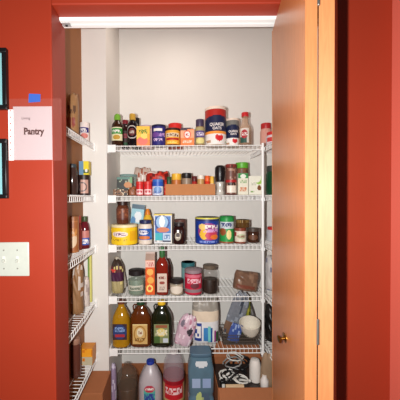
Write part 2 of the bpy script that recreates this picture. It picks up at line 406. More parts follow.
# --- top shelf
cyl_item('dressing_bottle', 'dark dressing bottle with green cap and green and white label, leftmost on the top shelf', 'bottle', (112, 123.5, 112, 144), 1.745, z,
    G(52, 30, 18), [(.85, 0), (1, .03), (1, .6), (.9, .68), (.5, .78), (.46, .86)], [(K(110, 165, 50), [(.52, .80), (.56, .81), (.54, .95), (.3, 1)])],
    ([('r', .08, 0, .92, .92, K(225, 220, 180)), ('r', .08, .5, .92, .92, GN), ('t', .2, .6, .8, .8, WT), ('e', .5, .25, .25, .18, GOLD), ('r', .1, .92, .9, 1, K(225, 220, 180))], .15, .56))
cyl_item('sauce_bottle', 'dark sauce bottle with red cap, behind the two leftmost top shelf bottles', 'bottle', (121, 130, 115.5, 144), 1.84, z,
    G(40, 18, 20), [(.85, 0), (1, .03), (1, .7), (.8, .8), (.5, .86)], [(K(120, 30, 40), lidp(.62, .86, 1))],
    ([('all', K(60, 46, 44)), ('t', .1, .5, .9, .8, K(150, 60, 70)), ('r', 0, 0, 1, .2, K(40, 80, 50))], .1, .6))
cyl_item('vinegar_bottle', 'black vinegar bottle with gold cap and round ring label on the top shelf', 'bottle', (127.5, 138, 112, 144), 1.745, z,
    G(18, 14, 20), [(.85, 0), (1, .03), (1, .6), (.88, .7), (.45, .8), (.42, .86)], [(GOLD, [(.5, .80), (.6, .81), (.6, .97), (.5, 1)])],
    ([('o', .5, .5, .46, .48, .28, K(190, 184, 178)), ('e', .5, .5, .26, .28, K(96, 40, 40)), ('t', .34, .4, .66, .6, K(180, 170, 160))], .2, .62))
cyl_item('olive_bottle', 'dark green bottle with black cap half hidden behind the gold-capped black bottle', 'bottle', (132, 141.5, 113, 144), 1.86, z,
    G(30, 34, 22), [(.85, 0), (1, .03), (1, .6), (.8, .72), (.5, .82)], [(BLACK, lidp(.62, .82, 1))])
box_item('dessert_mix_box', 'yellow and orange dessert mix box on the top shelf', 'box', (137, 150, 124.5, 143.8), 1.75, z, .045, K(226, 150, 60),
    [('all', K(244, 196, 72)), ('r', 0, 0, 1, .35, K(240, 140, 70)), ('e', .45, .25, .4, .22, K(236, 120, 104)), ('e', .6, .5, .3, .14, K(250, 214, 110)), ('t', .15, .62, .8, .86, K(90, 130, 50)), ('r', .8, .3, 1, .6, K(250, 170, 60))], rz=.05)
cyl_item('frosting_tub', 'pale tub behind the yellow and orange dessert mix box', 'tub', (140.5, 153, 121, 144), 1.86, z, K(206, 180, 176), CAN, [(K(190, 166, 170), lidp(1.04, .88, 1))])
cyl_item('drink_mix_canister', 'dark blue and purple canister right of the yellow dessert mix box', 'canister', (152, 165.8, 123.5, 144), 1.755, z, K(28, 34, 92), CAN, [(K(24, 24, 66), lidp(1.03, .9, 1.0))],
    ([('all', K(42, 40, 116)), ('r', .22, .74, .72, .9, WT), ('t', .1, .46, .9, .66, K(176, 140, 200)), ('t', .2, .2, .7, .34, K(214, 190, 226)), ('e', .3, .55, .25, .14, K(110, 70, 150))], .03, .89))
cyl_item('spread_jar', 'jar with bright red lid behind the yellow cocoa can', 'jar', (168, 182, 119, 144), 1.87, z, K(150, 60, 40), [(1, 0), (1, .7), (.9, .75)], [(K(214, 44, 40), lidp(.97, .72, 1))])
cyl_item('cocoa_can', 'yellow cocoa can with dark brown lid left of the orange baking soda box', 'can', (165.2, 180, 127, 144), 1.755, z, K(92, 40, 24), CAN, [(K(58, 26, 22), lidp(1.04, .85, 1))],
    ([('all', K(238, 170, 56)), ('r', .14, .52, .86, .8, K(240, 224, 190)), ('t', .18, .56, .82, .74, K(100, 50, 40)), ('r', .14, .3, .86, .46, K(180, 40, 30)), ('t', .2, .08, .8, .2, K(250, 220, 110))], .05, .86))
box_item('baking_soda_box', 'orange baking soda box with round emblem on the top shelf', 'box', (180.5, 194, 127.5, 143.8), 1.75, z, .04, K(236, 120, 60),
    [('all', K(240, 128, 62)), ('r', 0, .45, 1, .95, K(238, 170, 130)), ('e', .5, .66, .27, .27, K(226, 96, 60)), ('e', .5, .66, .2, .2, WT), ('t', .38, .58, .62, .74, RD), ('t', .15, .16, .85, .3, K(250, 214, 190)), ('r', 0, .93, .5, 1, K(70, 60, 70))], rz=-.04)
box_item('gelatin_packet', 'small dark flat packet lying on top of the orange baking soda box', 'packet', (180.5, 190.5, 126, 127.4), 1.75, z, .03, K(66, 60, 74), None, lift=dims(0, 0, 127.5, 143.8, 1.75)[2]+.0006, bevel=.0005)
cyl_item('spice_jar', 'spice jar with dark purple lid left of the large oats canister', 'jar', (195.2, 204.3, 118, 144), 1.75, z, K(150, 120, 80), [(.9, 0), (1, .03), (1, .66), (.9, .72)], [(K(70, 58, 84), lidp(.88, .72, 1))],
    ([('all', K(172, 160, 110)), ('r', 0, .4, 1, .8, K(92, 76, 136)), ('t', .15, .5, .85, .7, K(220, 214, 230)), ('e', .5, .2, .4, .16, K(226, 214, 140))], .05, .68))
HEART = K(210, 36, 44)
def oats(name, label, box, Y, big):
    cx, w_, h_ = dims(*box, Y)
    sk = mat(226, 210, 196, .5, name='printed_colour')
    lay = [('all', K(176, 40, 34) if big else K(120, 118, 112)), ('e', .5, .50, .62 if big else .6, .32, NAVY), ('r', 0, .30, 1, .46, NAVY), ('e', .5, .87, .30, .10, K(26, 26, 34)), ('e', .52, .74, .15, .13, sk), ('e', .5, .84, .2, .05, sk),
           ('r', 0, .30, 1, .37, K(240, 150, 60) if big else NAVY), ('r', 0, 0, 1, .30, K(238, 232, 226)), ('h', .56, .16, .11, .085, HEART), ('t', .08, .06, .34, .12, K(190, 150, 120)), ('t', .7, .04, .95, .1, K(120, 170, 110))]
    # the portrait on the pack is a mascot and is left out: plain red and navy fields remain
    lay = [l for l in lay if l[-1] is not sk and l[1:3] != (.5, .87)]
    return cyl_item(name, label, 'canister', box, Y, z, K(214, 196, 176), CAN, [(K(232, 214, 196), lidp(1.03, .92, 1))], (lay, .01, .92),
        text=[('QUAKER', .026 if big else .018, .52, WT, 0, .95), ('OATS', .024 if big else .017, .42, WT, 0, .95)], n=40, cap_names=['rim'], artspan=1.15)
oats('oats_canister', 'large round oats canister with red top and red heart, tallest on the top shelf', (205, 225.6, 107, 144.2), 1.765, True)
oats('oats_canister', 'smaller round oats canister right of the large red-topped one', (225.2, 238.6, 117, 144.2), 1.79, False)
cyl_item('syrup_bottle', 'tall clear syrup bottle with red cap and dark contents on the top shelf', 'bottle', (238.5, 251, 111, 144), 1.76, z,
    C(196, 160, 130, .5), [(.85, 0), (1, .03), (1, .46), (.92, .56), (.56, .68), (.50, .87)], [(K(190, 36, 40), lidp(.56, .87, 1))],
    ([('r', .1, 0, .62, 1, K(216, 206, 196)), ('r', .1, 0, .5, .4, K(40, 80, 70)), ('e', .36, .6, .2, .3, K(170, 40, 50)), ('t', .2, .5, .55, .7, WT)], .07, .5),
    inner=(K(62, 26, 24), [(.8, .02), (.9, .04), (.9, .42), (.6, .43)]))
# --- second shelf
z = ZB[1]
box_item('snack_tin', 'flat patterned brown tin under the dark green carton, left end of second shelf', 'tin', (114, 128.5, 188.6, 194.6), 1.745, z, .05, K(96, 66, 44), [('all', K(120, 84, 56)), ('n', K(230, 210, 180), 12, 5, .7), ('n', K(40, 26, 22), 10, 6, .65)])
box_item('tea_carton', 'dark green patterned carton on the flat brown tin, left end of second shelf', 'box', (117.5, 133, 176, 188), 1.755, z, .05, K(60, 72, 60), [('all', K(40, 46, 42)), ('n', K(150, 164, 140), 10, 8, .72), ('r', 0, .82, 1, 1, K(90, 130, 120)), ('e', .72, .35, .25, .25, K(190, 130, 80)), ('r', .85, .5, 1, 1, K(110, 160, 110))], lift=.0405)
bag_item('nut_packet', 'small brown packet beside the flat patterned tin on second shelf', 'packet', (128.5, 136.4, 185.5, 194.8), 1.745, z, .04, [('all', K(150, 90, 60)), ('n', K(110, 70, 40), 9, 9, .7)], 4)
cyl_item('glass_storage_jar', 'clear glass jar behind the dark green carton on second shelf', 'jar', (120, 137, 174, 195), 1.87, z, C(170, 196, 188, .4), CAN, [(C(140, 176, 172, .6), lidp(1.02, .9, 1))])
bag_item('pasta_bag', 'clear bag of beige and red pasta behind the two red-lidded jars', 'bag', (134, 151, 167, 195), 1.975, z, .07, [('all', K(206, 184, 170)), ('n', K(170, 80, 50), 10, 9, .68), ('n', K(236, 226, 216), 9, 12, .7)], 7)
bag_item('chip_bag', 'crumpled bright red snack bag behind the small blue and white jar', 'bag', (146, 169, 171, 195), 1.84, z, .06, [('all', K(176, 34, 24)), ('n', K(216, 60, 40), 8, 8, .6), ('n', K(110, 20, 16), 9, 7, .75), ('r', 0, .9, .5, 1, K(240, 220, 210))], 11, wr=.2)
for l, r, sd in ((136.2, 143.6, 'left'), (144, 152, 'right')):
    cyl_item('seasoning_jar', 'small red-lidded seasoning jar with white label, %s one of the pair' % sd, 'jar', (l, r, 181, 194.8), 1.745, z, K(196, 34, 34), CAN, [(K(206, 50, 44), lidp(1.04, .78, 1))],
        ([('all', K(206, 40, 40)), ('r', .12, .05, .9, .55, K(240, 206, 204)), ('t', .2, .2, .8, .44, K(190, 60, 70))], .03, .76), group='red-lidded seasoning jars')
cyl_item('seasoning_jar', 'small blue and white jar with green lid left of the cardboard tray', 'jar', (152.4, 163.4, 179, 194.8), 1.745, z, K(60, 110, 190), CAN, [(K(54, 96, 56), lidp(.9, .84, 1))],
    ([('all', K(220, 226, 236)), ('r', 0, .66, 1, 1, K(34, 84, 180)), ('e', .5, .36, .3, .28, K(120, 160, 210)), ('t', .15, .1, .85, .3, K(90, 110, 170))], .03, .84))
cx, w_, h_ = dims(165.5, 215, 184, 195, 1.745)
tr = thing('cardboard_tray', 'low plain cardboard tray holding small spices on second shelf', 'tray', (cx, 1.79, z+.0006))
Part().box(-w_/2, w_/2, -.05, .05, 0, .002, CARD).build('base_panel', tr)
Part().box(-w_/2, w_/2, -.052, -.05, 0, h_, CARD).build('front_panel', tr)
Part().box(-w_/2, w_/2, .05, .052, 0, h_, CARD).build('back_panel', tr)
for s in (-1, 1): Part().box(s*(w_/2-.001)-.001, s*(w_/2-.001)+.001, -.05, .05, .002, h_, CARD).build('side_panel', tr)
zt = z+.003
def small(nm, lb, l, r, tp, Y, lid, body, hfrac=.72, cat='jar'):
    return cyl_item(nm, lb, cat, (l, r, tp, 195.5), Y, zt, body, [(.95, 0), (1, .03), (1, hfrac), (.9, hfrac+.02)], [(lid, lidp(1.0, hfrac, 1))])
small('spice_jar', 'jar with yellow lid in the cardboard tray', 171.6, 181.4, 174.5, 1.79, K(240, 186, 60), K(190, 110, 50), .7)
small('spice_jar', 'jar with wide black lid in the cardboard tray', 181.8, 191.4, 174, 1.79, K(28, 24, 26), K(150, 130, 110), .75)
small('spice_jar', 'small green-capped bottle at the left end of the cardboard tray', 166.8, 171.2, 177.6, 1.765, K(46, 80, 46), K(120, 110, 70), .6)
small('spice_jar', 'small dark red jar beside the black-lidded jar in the tray', 191.9, 196.8, 177, 1.77, K(90, 24, 24), K(170, 40, 36), .7)
small('spice_jar', 'small jar with white lid in the middle of the cardboard tray', 197.2, 204.2, 176.3, 1.77, K(236, 228, 214), K(190, 150, 90), .8)
small('spice_jar', 'small red and yellow jar near the right end of the tray', 204.8, 209.8, 176.8, 1.77, K(230, 100, 40), K(214, 50, 30), .7)
small('spice_jar', 'small yellow jar at the right end of the cardboard tray', 210.1, 213.9, 177.4, 1.77, K(238, 190, 70), K(236, 214, 190), .6)
cx = at(192, 180, 1.815).x
pk = Part().prism([(-.0, 0), (.138, 0), (.138, .082), (0, .128)], -.006, .006, K(200, 46, 34)); pk.art([('d', 0, .8, .5, 1.6, K(110, 110, 60))], .0001, 0, .0001)
o = pk.build('seasoning_envelopes', None, .001); o.name = 'seasoning_envelope'; o.location = (cx, 1.826, zt); tag(o, 'red and green slanting seasoning envelope standing at the back of the tray', 'packet')
cyl_item('pepper_grinder', 'clear pepper grinder with large black top right of the cardboard tray', 'grinder', (214.8, 225, 165.5, 194.8), 1.755, z, C(214, 210, 200, .75), [(.72, 0), (.8, .04), (.62, .22), (.78, .46)],
    [(BLACK, [(.8, .44), (.86, .46), (.86, .54), (.96, .60), (1.0, .78), (.95, .93), (.6, 1)])], inner=(K(220, 214, 206), [(.6, .02), (.6, .06), (.5, .2), (.6, .4)]), cap_names=['grinder_head'])
cyl_item('spice_jar', 'tall spice jar with red lid right of the pepper grinder', 'jar', (225.2, 236.4, 164.5, 194.8), 1.755, z, K(96, 54, 44), CAN, [(K(176, 34, 34), lidp(1.0, .88, 1))],
    ([('all', K(110, 70, 58)), ('n', K(170, 130, 110), 10, 14, .65), ('r', 0, .46, 1, .56, K(176, 34, 36)), ('r', .14, .04, .86, .32, K(232, 220, 204)), ('t', .2, .34, .8, .44, K(40, 30, 30))], .03, .86))
cyl_item('spice_jar', 'jar with bright green lid behind the green and white box on second shelf', 'jar', (235.5, 248, 163, 195), 1.86, z, K(120, 70, 50), [(.95, 0), (1, .03), (1, .8), (.95, .84)], [(K(96, 176, 50), lidp(1.0, .82, 1))],
    ([('all', K(130, 84, 60)), ('n', K(90, 50, 36), 10, 10, .6)], .03, .8))
box_item('soup_mix_box', 'narrow white box with green top left of the white tea box', 'box', (237.2, 247, 173.5, 194.8), 1.755, z, .05, K(222, 220, 200), [('all', K(228, 224, 204)), ('r', 0, .78, 1, 1, K(46, 140, 70)), ('e', .5, .86, .3, .1, K(230, 236, 220)), ('t', .15, .54, .85, .7, K(150, 180, 130)), ('t', .15, .15, .85, .34, K(206, 130, 90))])
box_item('tea_box', 'white tea box with green leaf and brown cup at right of second shelf', 'box', (247.4, 260.6, 175.5, 194), 1.76, z, .06, K(226, 226, 210), [('all', K(232, 230, 214)), ('e', .75, .85, .3, .3, K(150, 196, 80)), ('e', .62, .95, .3, .3, K(232, 230, 214)), ('e', .78, .36, .15, .14, K(120, 70, 36)), ('t', .15, .5, .55, .66, K(190, 190, 170)), ('t', .1, .12, .4, .2, K(120, 160, 90))], rz=.04)
# --- middle shelf
z = ZB[2]
cx, w_, h_ = dims(111.5, 137.6, 226.5, 245.6, 1.76)
tb = cyl_item('drink_mix_tub', 'wide bright yellow tub at the left end of middle shelf', 'tub', (111.5, 137.6, 226.5, 246), 1.76, z, K(242, 200, 26), [(.96, 0), (1, .03), (.97, .9)], [(K(236, 224, 178), lidp(1.0, .86, 1))],
    ([('all', K(244, 204, 30)), ('e', .42, .62, .25, .17, K(240, 226, 216)), ('t', .24, .56, .6, .7, K(110, 50, 120)), ('r', .72, .2, .95, .8, K(236, 178, 24)), ('t', .2, .2, .62, .32, K(190, 150, 30)), ('r', 0, .25, .1, .7, K(120, 90, 40))], .05, .84), n=44)
cyl_item('instant_coffee_jar', 'brown glass coffee jar standing on the yellow tub', 'jar', (116.5, 129, 203.5, 226), 1.76, z+.0002+dims(0, 0, 226.5, 246, 1.76)[2]+.001, G(92, 50, 32), [(.85, 0), (1, .05), (1, .6), (.96, .72), (.8, .82)], [(K(48, 24, 18), lidp(.86, .82, 1))],
    ([('all', K(110, 60, 42)), ('n', K(150, 90, 60), 8, 10, .72), ('r', 0, .0, 1, .12, K(90, 40, 30))], .2, .68))
box_item('wipes_carton', 'pale blue and white carton leaning behind the yellow tub', 'box', (128.5, 141, 209.5, 245), 1.905, z, .03, K(120, 170, 190), [('all', K(150, 200, 214)), ('r', 0, .9, 1, 1, K(60, 90, 110)), ('e', .55, .66, .3, .16, K(230, 236, 240)), ('e', .2, .55, .2, .1, K(70, 130, 180)), ('r', 0, 0, 1, .45, K(224, 226, 230))], ry=.12)
cyl_item('mustard_bottle', 'yellow squeeze bottle with orange top behind the blue-labelled jar', 'bottle', (142.5, 153, 212.5, 245), 1.84, z, K(232, 184, 50), [(.9, 0), (1, .05), (1, .6), (.8, .72), (.5, .82)], [(K(226, 130, 30), [(.5, .8), (.55, .86), (.25, 1)])], cap_names=['cap'])
cyl_item('mayonnaise_jar', 'white jar with dark blue lid and blue label right of the yellow tub', 'jar', (138.6, 152.2, 222, 246), 1.735, z, K(226, 214, 200), [(.88, 0), (1, .04), (1, .74), (.88, .84)], [(K(28, 36, 84), lidp(.88, .86, 1))],
    ([('all', K(40, 92, 178)), ('e', .4, .66, .3, .2, K(228, 230, 240)), ('t', .15, .6, .8, .74, K(30, 50, 130)), ('e', .45, .2, .36, .16, K(214, 120, 60)), ('r', .8, .2, 1, .8, K(70, 130, 210))], .2, .66))
box_item('cereal_box', 'tall blue and white cereal box in the middle shelf left half', 'box', (154.5, 172.5, 215.5, 245), 1.765, z, .055, K(150, 140, 120),
    [('all', K(222, 224, 226)), ('r', .05, .04, .95, .92, K(50, 116, 190)), ('e', .45, .7, .42, .26, K(24, 60, 140)), ('e', .45, .72, .34, .22, K(150, 190, 226)), ('e', .45, .74, .16, .2, K(244, 244, 244)), ('e', .5, .46, .36, .09, K(206, 120, 84)), ('r', .06, .1, .48, .36, K(60, 180, 190)), ('r', .5, .1, .95, .36, K(190, 210, 230)), ('t', .55, .14, .9, .3, K(90, 130, 180)), ('r', .05, .04, .95, .1, NAVY), ('t', .1, .04, .5, .1, WT), ('r', 0, .94, 1, 1, K(220, 196, 80)), ('r', .95, 0, 1, .9, K(226, 222, 210))], rz=-.10, nx=34, ny=40)
cyl_item('jam_jar', 'dark jam jar right of the blue and white cereal box', 'jar', (173, 184.8, 224, 245), 1.74, z, G(40, 16, 14), [(.85, 0), (1, .05), (1, .66), (.9, .76), (.78, .82)], [(K(40, 30, 30), lidp(.84, .84, 1))],
    ([('e', .4, .5, .28, .44, K(150, 140, 120)), ('e', .4, .62, .16, .2, K(60, 40, 40)), ('t', .2, .3, .6, .4, K(230, 226, 210))], .15, .62), sq=4)
cyl_item('syrup_bottle', 'dark brown bottle half hidden behind the jam jar', 'bottle', (174.5, 186, 223.5, 245), 1.86, z, K(100, 66, 58), CAN, [(K(80, 54, 50), lidp(.9, .86, 1))])
cyl_item('nut_canister', 'large blue canister with yellow lid and colourful label in the middle shelf', 'canister', (195.2, 219, 219.5, 245.4), 1.765, z, K(24, 56, 140), CAN, [(K(222, 214, 80), lidp(1.01, .93, 1))],
    ([('all', K(26, 60, 150)), ('r', 0, .92, 1, 1, K(34, 44, 100)), ('e', .5, .5, .34, .36, K(150, 60, 130)), ('e', .36, .40, .14, .22, K(236, 190, 60)), ('e', .6, .36, .2, .18, K(200, 60, 90)), ('e', .3, .7, .12, .12, K(240, 206, 120)), ('t', .4, .62, .85, .78, WT), ('t', .35, .48, .85, .6, K(214, 160, 210)), ('e', .7, .28, .14, .1, K(230, 120, 50)), ('t', .2, .04, .8, .12, K(130, 150, 220))], .02, .93), n=44)
cyl_item('bean_can', 'green can with dark lid and white panel right of the big blue canister', 'can', (219.8, 233.8, 218, 244.6), 1.775, z, K(34, 130, 60), CAN, [(K(26, 52, 40), lidp(.9, .9, 1)), (K(150, 84, 50), [(1.005, 0), (1.02, .01), (1.02, .05), (1.005, .06)])],
    ([('all', K(40, 150, 70)), ('r', 0, .55, 1, .86, K(200, 210, 214)), ('t', .1, .62, .7, .8, K(60, 70, 120)), ('e', .55, .3, .14, .2, K(240, 220, 150)), ('e', .2, .42, .2, .16, K(150, 80, 40))], .06, .92), cap_names=['lid', 'base_rim'])
cyl_item('relish_jar', 'small jar with white label and gold lid under another, middle shelf right', 'jar', (234.6, 246, 228.6, 244), 1.75, z, K(130, 60, 40), CAN, [(K(150, 120, 60), lidp(.96, .84, 1))],
    ([('all', K(226, 214, 196)), ('e', .5, .5, .28, .24, K(190, 200, 160)), ('t', .2, .4, .8, .6, K(150, 110, 90)), ('r', 0, .5, .15, .9, K(160, 30, 40))], .12, .8))
zz = z+dims(0, 0, 228.6, 244, 1.75)[2]
cyl_item('relish_jar', 'squat brown jar with gold lid stacked on the white-labelled jar', 'jar', (236, 249.4, 220.3, 228), 1.77, zz, G(90, 62, 30), CAN, [(K(170, 140, 80), lidp(1.0, .62, 1))])
cyl_item('pickle_jar', 'dark squat jar with dark lid at the right end of middle shelf', 'jar', (247, 259.4, 228.6, 243), 1.775, z, G(60, 34, 22), [(.88, 0), (1, .06), (1, .66), (.92, .76)], [(K(74, 60, 52), lidp(.96, .76, 1))],
    ([('e', .4, .5, .3, .34, K(104, 66, 44))], .12, .66))
# --- fourth shelf
z = ZB[3]
bag_item('dried_fruit_bag', 'dark purple and beige bag leaning at the left end of the fourth shelf', 'bag', (111.3, 124, 263, 296), 1.775, z, .06,
    [('all', K(86, 40, 46)), ('r', 0, 0, 1, .38, K(170, 156, 110)), ('n', K(216, 200, 130), 8, 9, .75), ('r', 0, .38, 1, .62, K(70, 30, 60)), ('r', 0, .82, 1, 1, K(60, 46, 40)), ('e', .3, .7, .2, .05, K(206, 70, 60))], 21, rz=-.15, ry=-.02, pinch=.62, wr=.25)
bag_item('grain_bag', 'grey and white bag leaning behind the dark purple bag on fourth shelf', 'bag', (117, 127.3, 264, 296), 1.862, z, .05, [('all', K(170, 158, 140)), ('r', .5, 0, 1, 1, K(206, 196, 180)), ('r', 0, 0, .3, 1, K(110, 90, 76))], 22, ry=-.2, pinch=.6)
cyl_item('glass_storage_jar', 'squat clear jar of greenish powder with black lid on fourth shelf', 'jar', (128, 144.5, 272, 296.5), 1.745, z, C(170, 184, 170, .3), [(.9, 0), (1, .05), (1, .66), (.92, .76), (.86, .8)], [(K(30, 26, 28), lidp(.94, .8, 1))],
    ([('r', .1, .2, .9, .8, K(196, 196, 180)), ('t', .2, .3, .8, .6, K(110, 120, 104))], .16, .5), inner=(K(110, 132, 110), [(.8, .03), (.93, .07), (.93, .60), (.9, .62)]))
g4 = thing('pancake_mix_carton', 'tall narrow orange and red carton with gable top left of red bottle', 'carton', (dims(145.8, 155, 255, 297, 1.75)[0], 1.75, z+.0006))
cx, w_, h_ = dims(145.8, 155, 262, 296.5, 1.75)
Part().box(-w_/2, w_/2, -.03, .03, 0, h_, K(214, 110, 50)).build('carton', g4, .001)
Part().art([('all', K(222, 92, 36)), ('e', .5, .66, .36, .1, K(244, 180, 90)), ('e', .55, .42, .36, .1, K(240, 176, 80)), ('e', .45, .18, .36, .11, K(250, 220, 120)), ('e', .45, .18, .2, .06, K(226, 90, 60)), ('r', 0, .8, 1, 1, K(236, 196, 180)), ('t', .1, .83, .9, .95, K(190, 90, 90))], w_*.98, h_/2, h_*.98, y0=.03, off=.0004).build('printed_front', g4)
Part().add([(-w_/2, -.03, h_), (w_/2, -.03, h_), (w_/2, .03, h_), (-w_/2, .03, h_), (-w_/2, 0, h_+.038), (w_/2, 0, h_+.038)], [(0, 1, 5, 4), (2, 3, 4, 5), (1, 2, 5), (3, 0, 4), (0, 3, 2, 1)], K(176, 150, 136)).box(-w_/2, w_/2, -.001, .001, h_+.036, h_+.048, K(200, 180, 170)).build('gable_top', g4, smooth=False)
cyl_item('sauce_bottle', 'red-brown sauce bottle with green cap and white label on fourth shelf', 'bottle', (156, 168.4, 247.5, 294.5), 1.75, z, G(128, 34, 22), [(.9, 0), (1, .02), (1, .62), (.9, .68), (.42, .78), (.38, .9)], [(K(50, 104, 54), [(.44, .74), (.46, .76), (.48, .98), (.44, 1)])],
    ([('all', K(214, 196, 180)), ('e', .5, .5, .3, .08, K(150, 70, 60)), ('t', .15, .7, .85, .85, K(130, 60, 50)), ('t', .2, .1, .8, .3, K(160, 140, 130))], .07, .46), sq=3, cap_names=['cap'], artspan=.76)
cyl_item('syrup_bottle', 'dark brown bottle close behind the red-brown sauce bottle', 'bottle', (161.5, 172, 266, 296), 1.85, z, G(60, 22, 18), [(.9, 0), (1, .04), (1, .7), (.7, .9), (.4, 1)])
cyl_item('glass_storage_jar', 'small clear jar with black lid between red bottle and pink jar', 'jar', (169.6, 183.4, 281.5, 296.4), 1.745, z, C(190, 180, 160, .3), [(.9, 0), (1, .05), (1, .7), (.92, .78)], [(K(34, 28, 28), lidp(.98, .76, 1))],
    ([('e', .5, .5, .4, .44, K(226, 216, 200))], .1, .66), inner=(K(200, 184, 160), [(.8, .03), (.93, .07), (.93, .66), (.9, .68)]))
cyl_item('peanut_butter_jar', 'pink and red jar with pale lid in the middle of the fourth shelf', 'jar', (184.6, 202, 270.5, 294.8), 1.76, z, K(176, 34, 66), [(.94, 0), (1, .03), (1, .8), (.95, .84)], [(K(150, 130, 136), lidp(1.0, .86, 1))],
    ([('all', K(192, 28, 60)), ('t', .2, .56, .85, .8, K(236, 190, 200)), ('e', .55, .42, .2, .14, K(110, 50, 60)), ('r', 0, .08, 1, .26, K(140, 120, 124)), ('r', 0, .86, 1, 1, K(214, 110, 130))], .05, .82))
cyl_item('glass_storage_jar', 'jar with teal lid mostly hidden behind the pink jar', 'jar', (181.5, 195, 271, 296), 1.88, z, K(120, 160, 160), CAN, [(K(50, 110, 116), lidp(1.03, .8, 1))])
cyl_item('glass_storage_jar', 'tall clear glass jar half full of dark beans on the fourth shelf', 'jar', (202, 217.6, 266.5, 294.3), 1.765, z, C(84, 70, 56, .2), [(.9, 0), (1, .04), (1, .72), (.9, .82), (.82, .86)], [(K(104, 92, 78, .3), lidp(.86, .87, 1))],
    inner=(mat(34, 16, 14, .5, noise=.5, scale=160, name='dark_beans'), [(.8, .02), (.93, .06), (.93, .48), (.9, .5)]))
bag_item('brown_sugar_bag', 'brown plastic bag of sugar slumped at the right of the fourth shelf', 'bag', (232.5, 257, 275.5, 294), 1.78, z+.012, .09, [('all', mat(118, 88, 70, .3, noise=.3, scale=40, name='brown_sugar')), ('n', K(140, 108, 86), 10, 5, .7), ('r', .1, .12, .8, .3, K(120, 66, 50))], 31, ry=.16, wr=.12, pinch=.12)
# --- fifth shelf
z = ZB[4]
cyl_item('oil_bottle', 'bottle of golden cooking oil with blue label at left of lowest shelf', 'bottle', (112.3, 130, 303.5, 348), 1.755, z, mat(168, 122, 22, .1, noise=.25, scale=30, name='golden_oil'), [(.9, 0), (1, .03), (.97, .12), (1, .2), (1, .55), (.9, .66), (.5, .82), (.36, .86), (.34, .93)], [(K(110, 60, 40), lidp(.4, .92, 1))],
    ([('r', .08, 0, .92, 1, K(60, 44, 50)), ('e', .5, .5, .4, .46, K(44, 62, 112)), ('t', .2, .5, .8, .8, K(130, 160, 206)), ('r', .22, .18, .8, .34, K(170, 50, 60))], .19, .54), sq=2.6, cap_names=['cap'])
def jug(name, label, box, Y, body, capm, layers, a0, a1):
    t = cyl_item(name, label, 'jug', box, Y, z, body, [(.92, 0), (1, .02), (1, .58), (.93, .68), (.6, .82), (.36, .88), (.34, .93)], [(capm, lidp(.40, .92, 1))], (layers, a0, a1, 1), sq=3.2, sy=.72, artspan=.70, cap_names=['cap'])
    cx, w_, h_ = dims(*box, Y)
    Part().tube([(-.34*w_/2, 0, .91*h_), (-.62*w_/2, 0, .915*h_), (-.74*w_/2, 0, .87*h_), (-.70*w_/2, 0, .80*h_), (-.60*w_/2, 0, .74*h_)], .005, body, 8).build('handle', t)
    return t
jug('oil_jug', 'brown jug with dark green cap and tan label second on the lowest shelf', (130.3, 151, 304.5, 348), 1.755, mat(92, 44, 14, .1, noise=.2, scale=25, name='brown_oil'), K(30, 66, 40),
    [('all', K(206, 170, 106)), ('o', .5, .5, .42, .42, .3, K(170, 120, 50)), ('e', .5, .58, .22, .22, K(226, 214, 180)), ('t', .36, .5, .64, .66, K(150, 110, 90)), ('t', .15, .14, .85, .3, K(120, 84, 36)), ('r', 0, .94, 1, 1, K(236, 214, 150))], .08, .53)
jug('oil_jug', 'very dark green jug with yellow cap and green label on the lowest shelf', (151.3, 172, 303.5, 347), 1.755, mat(26, 30, 14, .1, noise=.2, scale=25, name='dark_oil'), K(232, 188, 40),
    [('all', K(130, 140, 96)), ('r', .1, .8, .9, .96, K(150, 90, 60)), ('e', .5, .56, .3, .22, K(220, 196, 90)), ('r', 0, 0, .4, .35, K(70, 100, 50)), ('t', .1, .4, .9, .7, K(226, 220, 190)), ('r', .6, .02, .95, .26, K(196, 206, 214))], .10, .53)
bag_item('marshmallow_bag', 'pink and white plastic bag right of the yellow-capped dark jug', 'bag', (172.6, 190.5, 314, 345), 1.725, z+.012, .05, [('all', mat(206, 176, 190, .25, noise=.15, scale=40, name='pink_film')), ('n', K(232, 214, 222), 9, 7, .65), ('n', K(190, 130, 150), 8, 10, .8), ('e', .72, .5, .16, .12, K(60, 56, 64)), ('e', .2, .7, .1, .12, K(120, 110, 124))], 41, ry=.3, wr=.22, pinch=.5)
bag_item('flour_bag', 'tall white bag with blue lettering and rolled clear top on the lowest shelf', 'bag', (192.3, 219, 303, 347), 1.785, z, .09,
    [('all', K(226, 216, 204)), ('r', 0, .74, 1, 1, K(150, 144, 134)), ('n', K(176, 170, 158), 7, 40, .84), ('r', 0, .5, 1, .74, K(226, 208, 184)), ('r', 0, 0, 1, .5, K(226, 224, 224)), ('r', .06, .08, .34, .46, K(36, 62, 140)), ('t', .1, .14, .3, .42, WT, 3), ('r', .4, .06, .56, .38, K(60, 130, 190)), ('r', .56, .04, .66, .4, K(120, 200, 200)), ('r', .66, .04, .74, .36, K(30, 80, 150)), ('r', .8, .03, .86, .3, K(150, 60, 130)), ('r', .88, .02, .95, .28, K(50, 90, 50))], 42, nx=30, ny=30, pinch=.12)
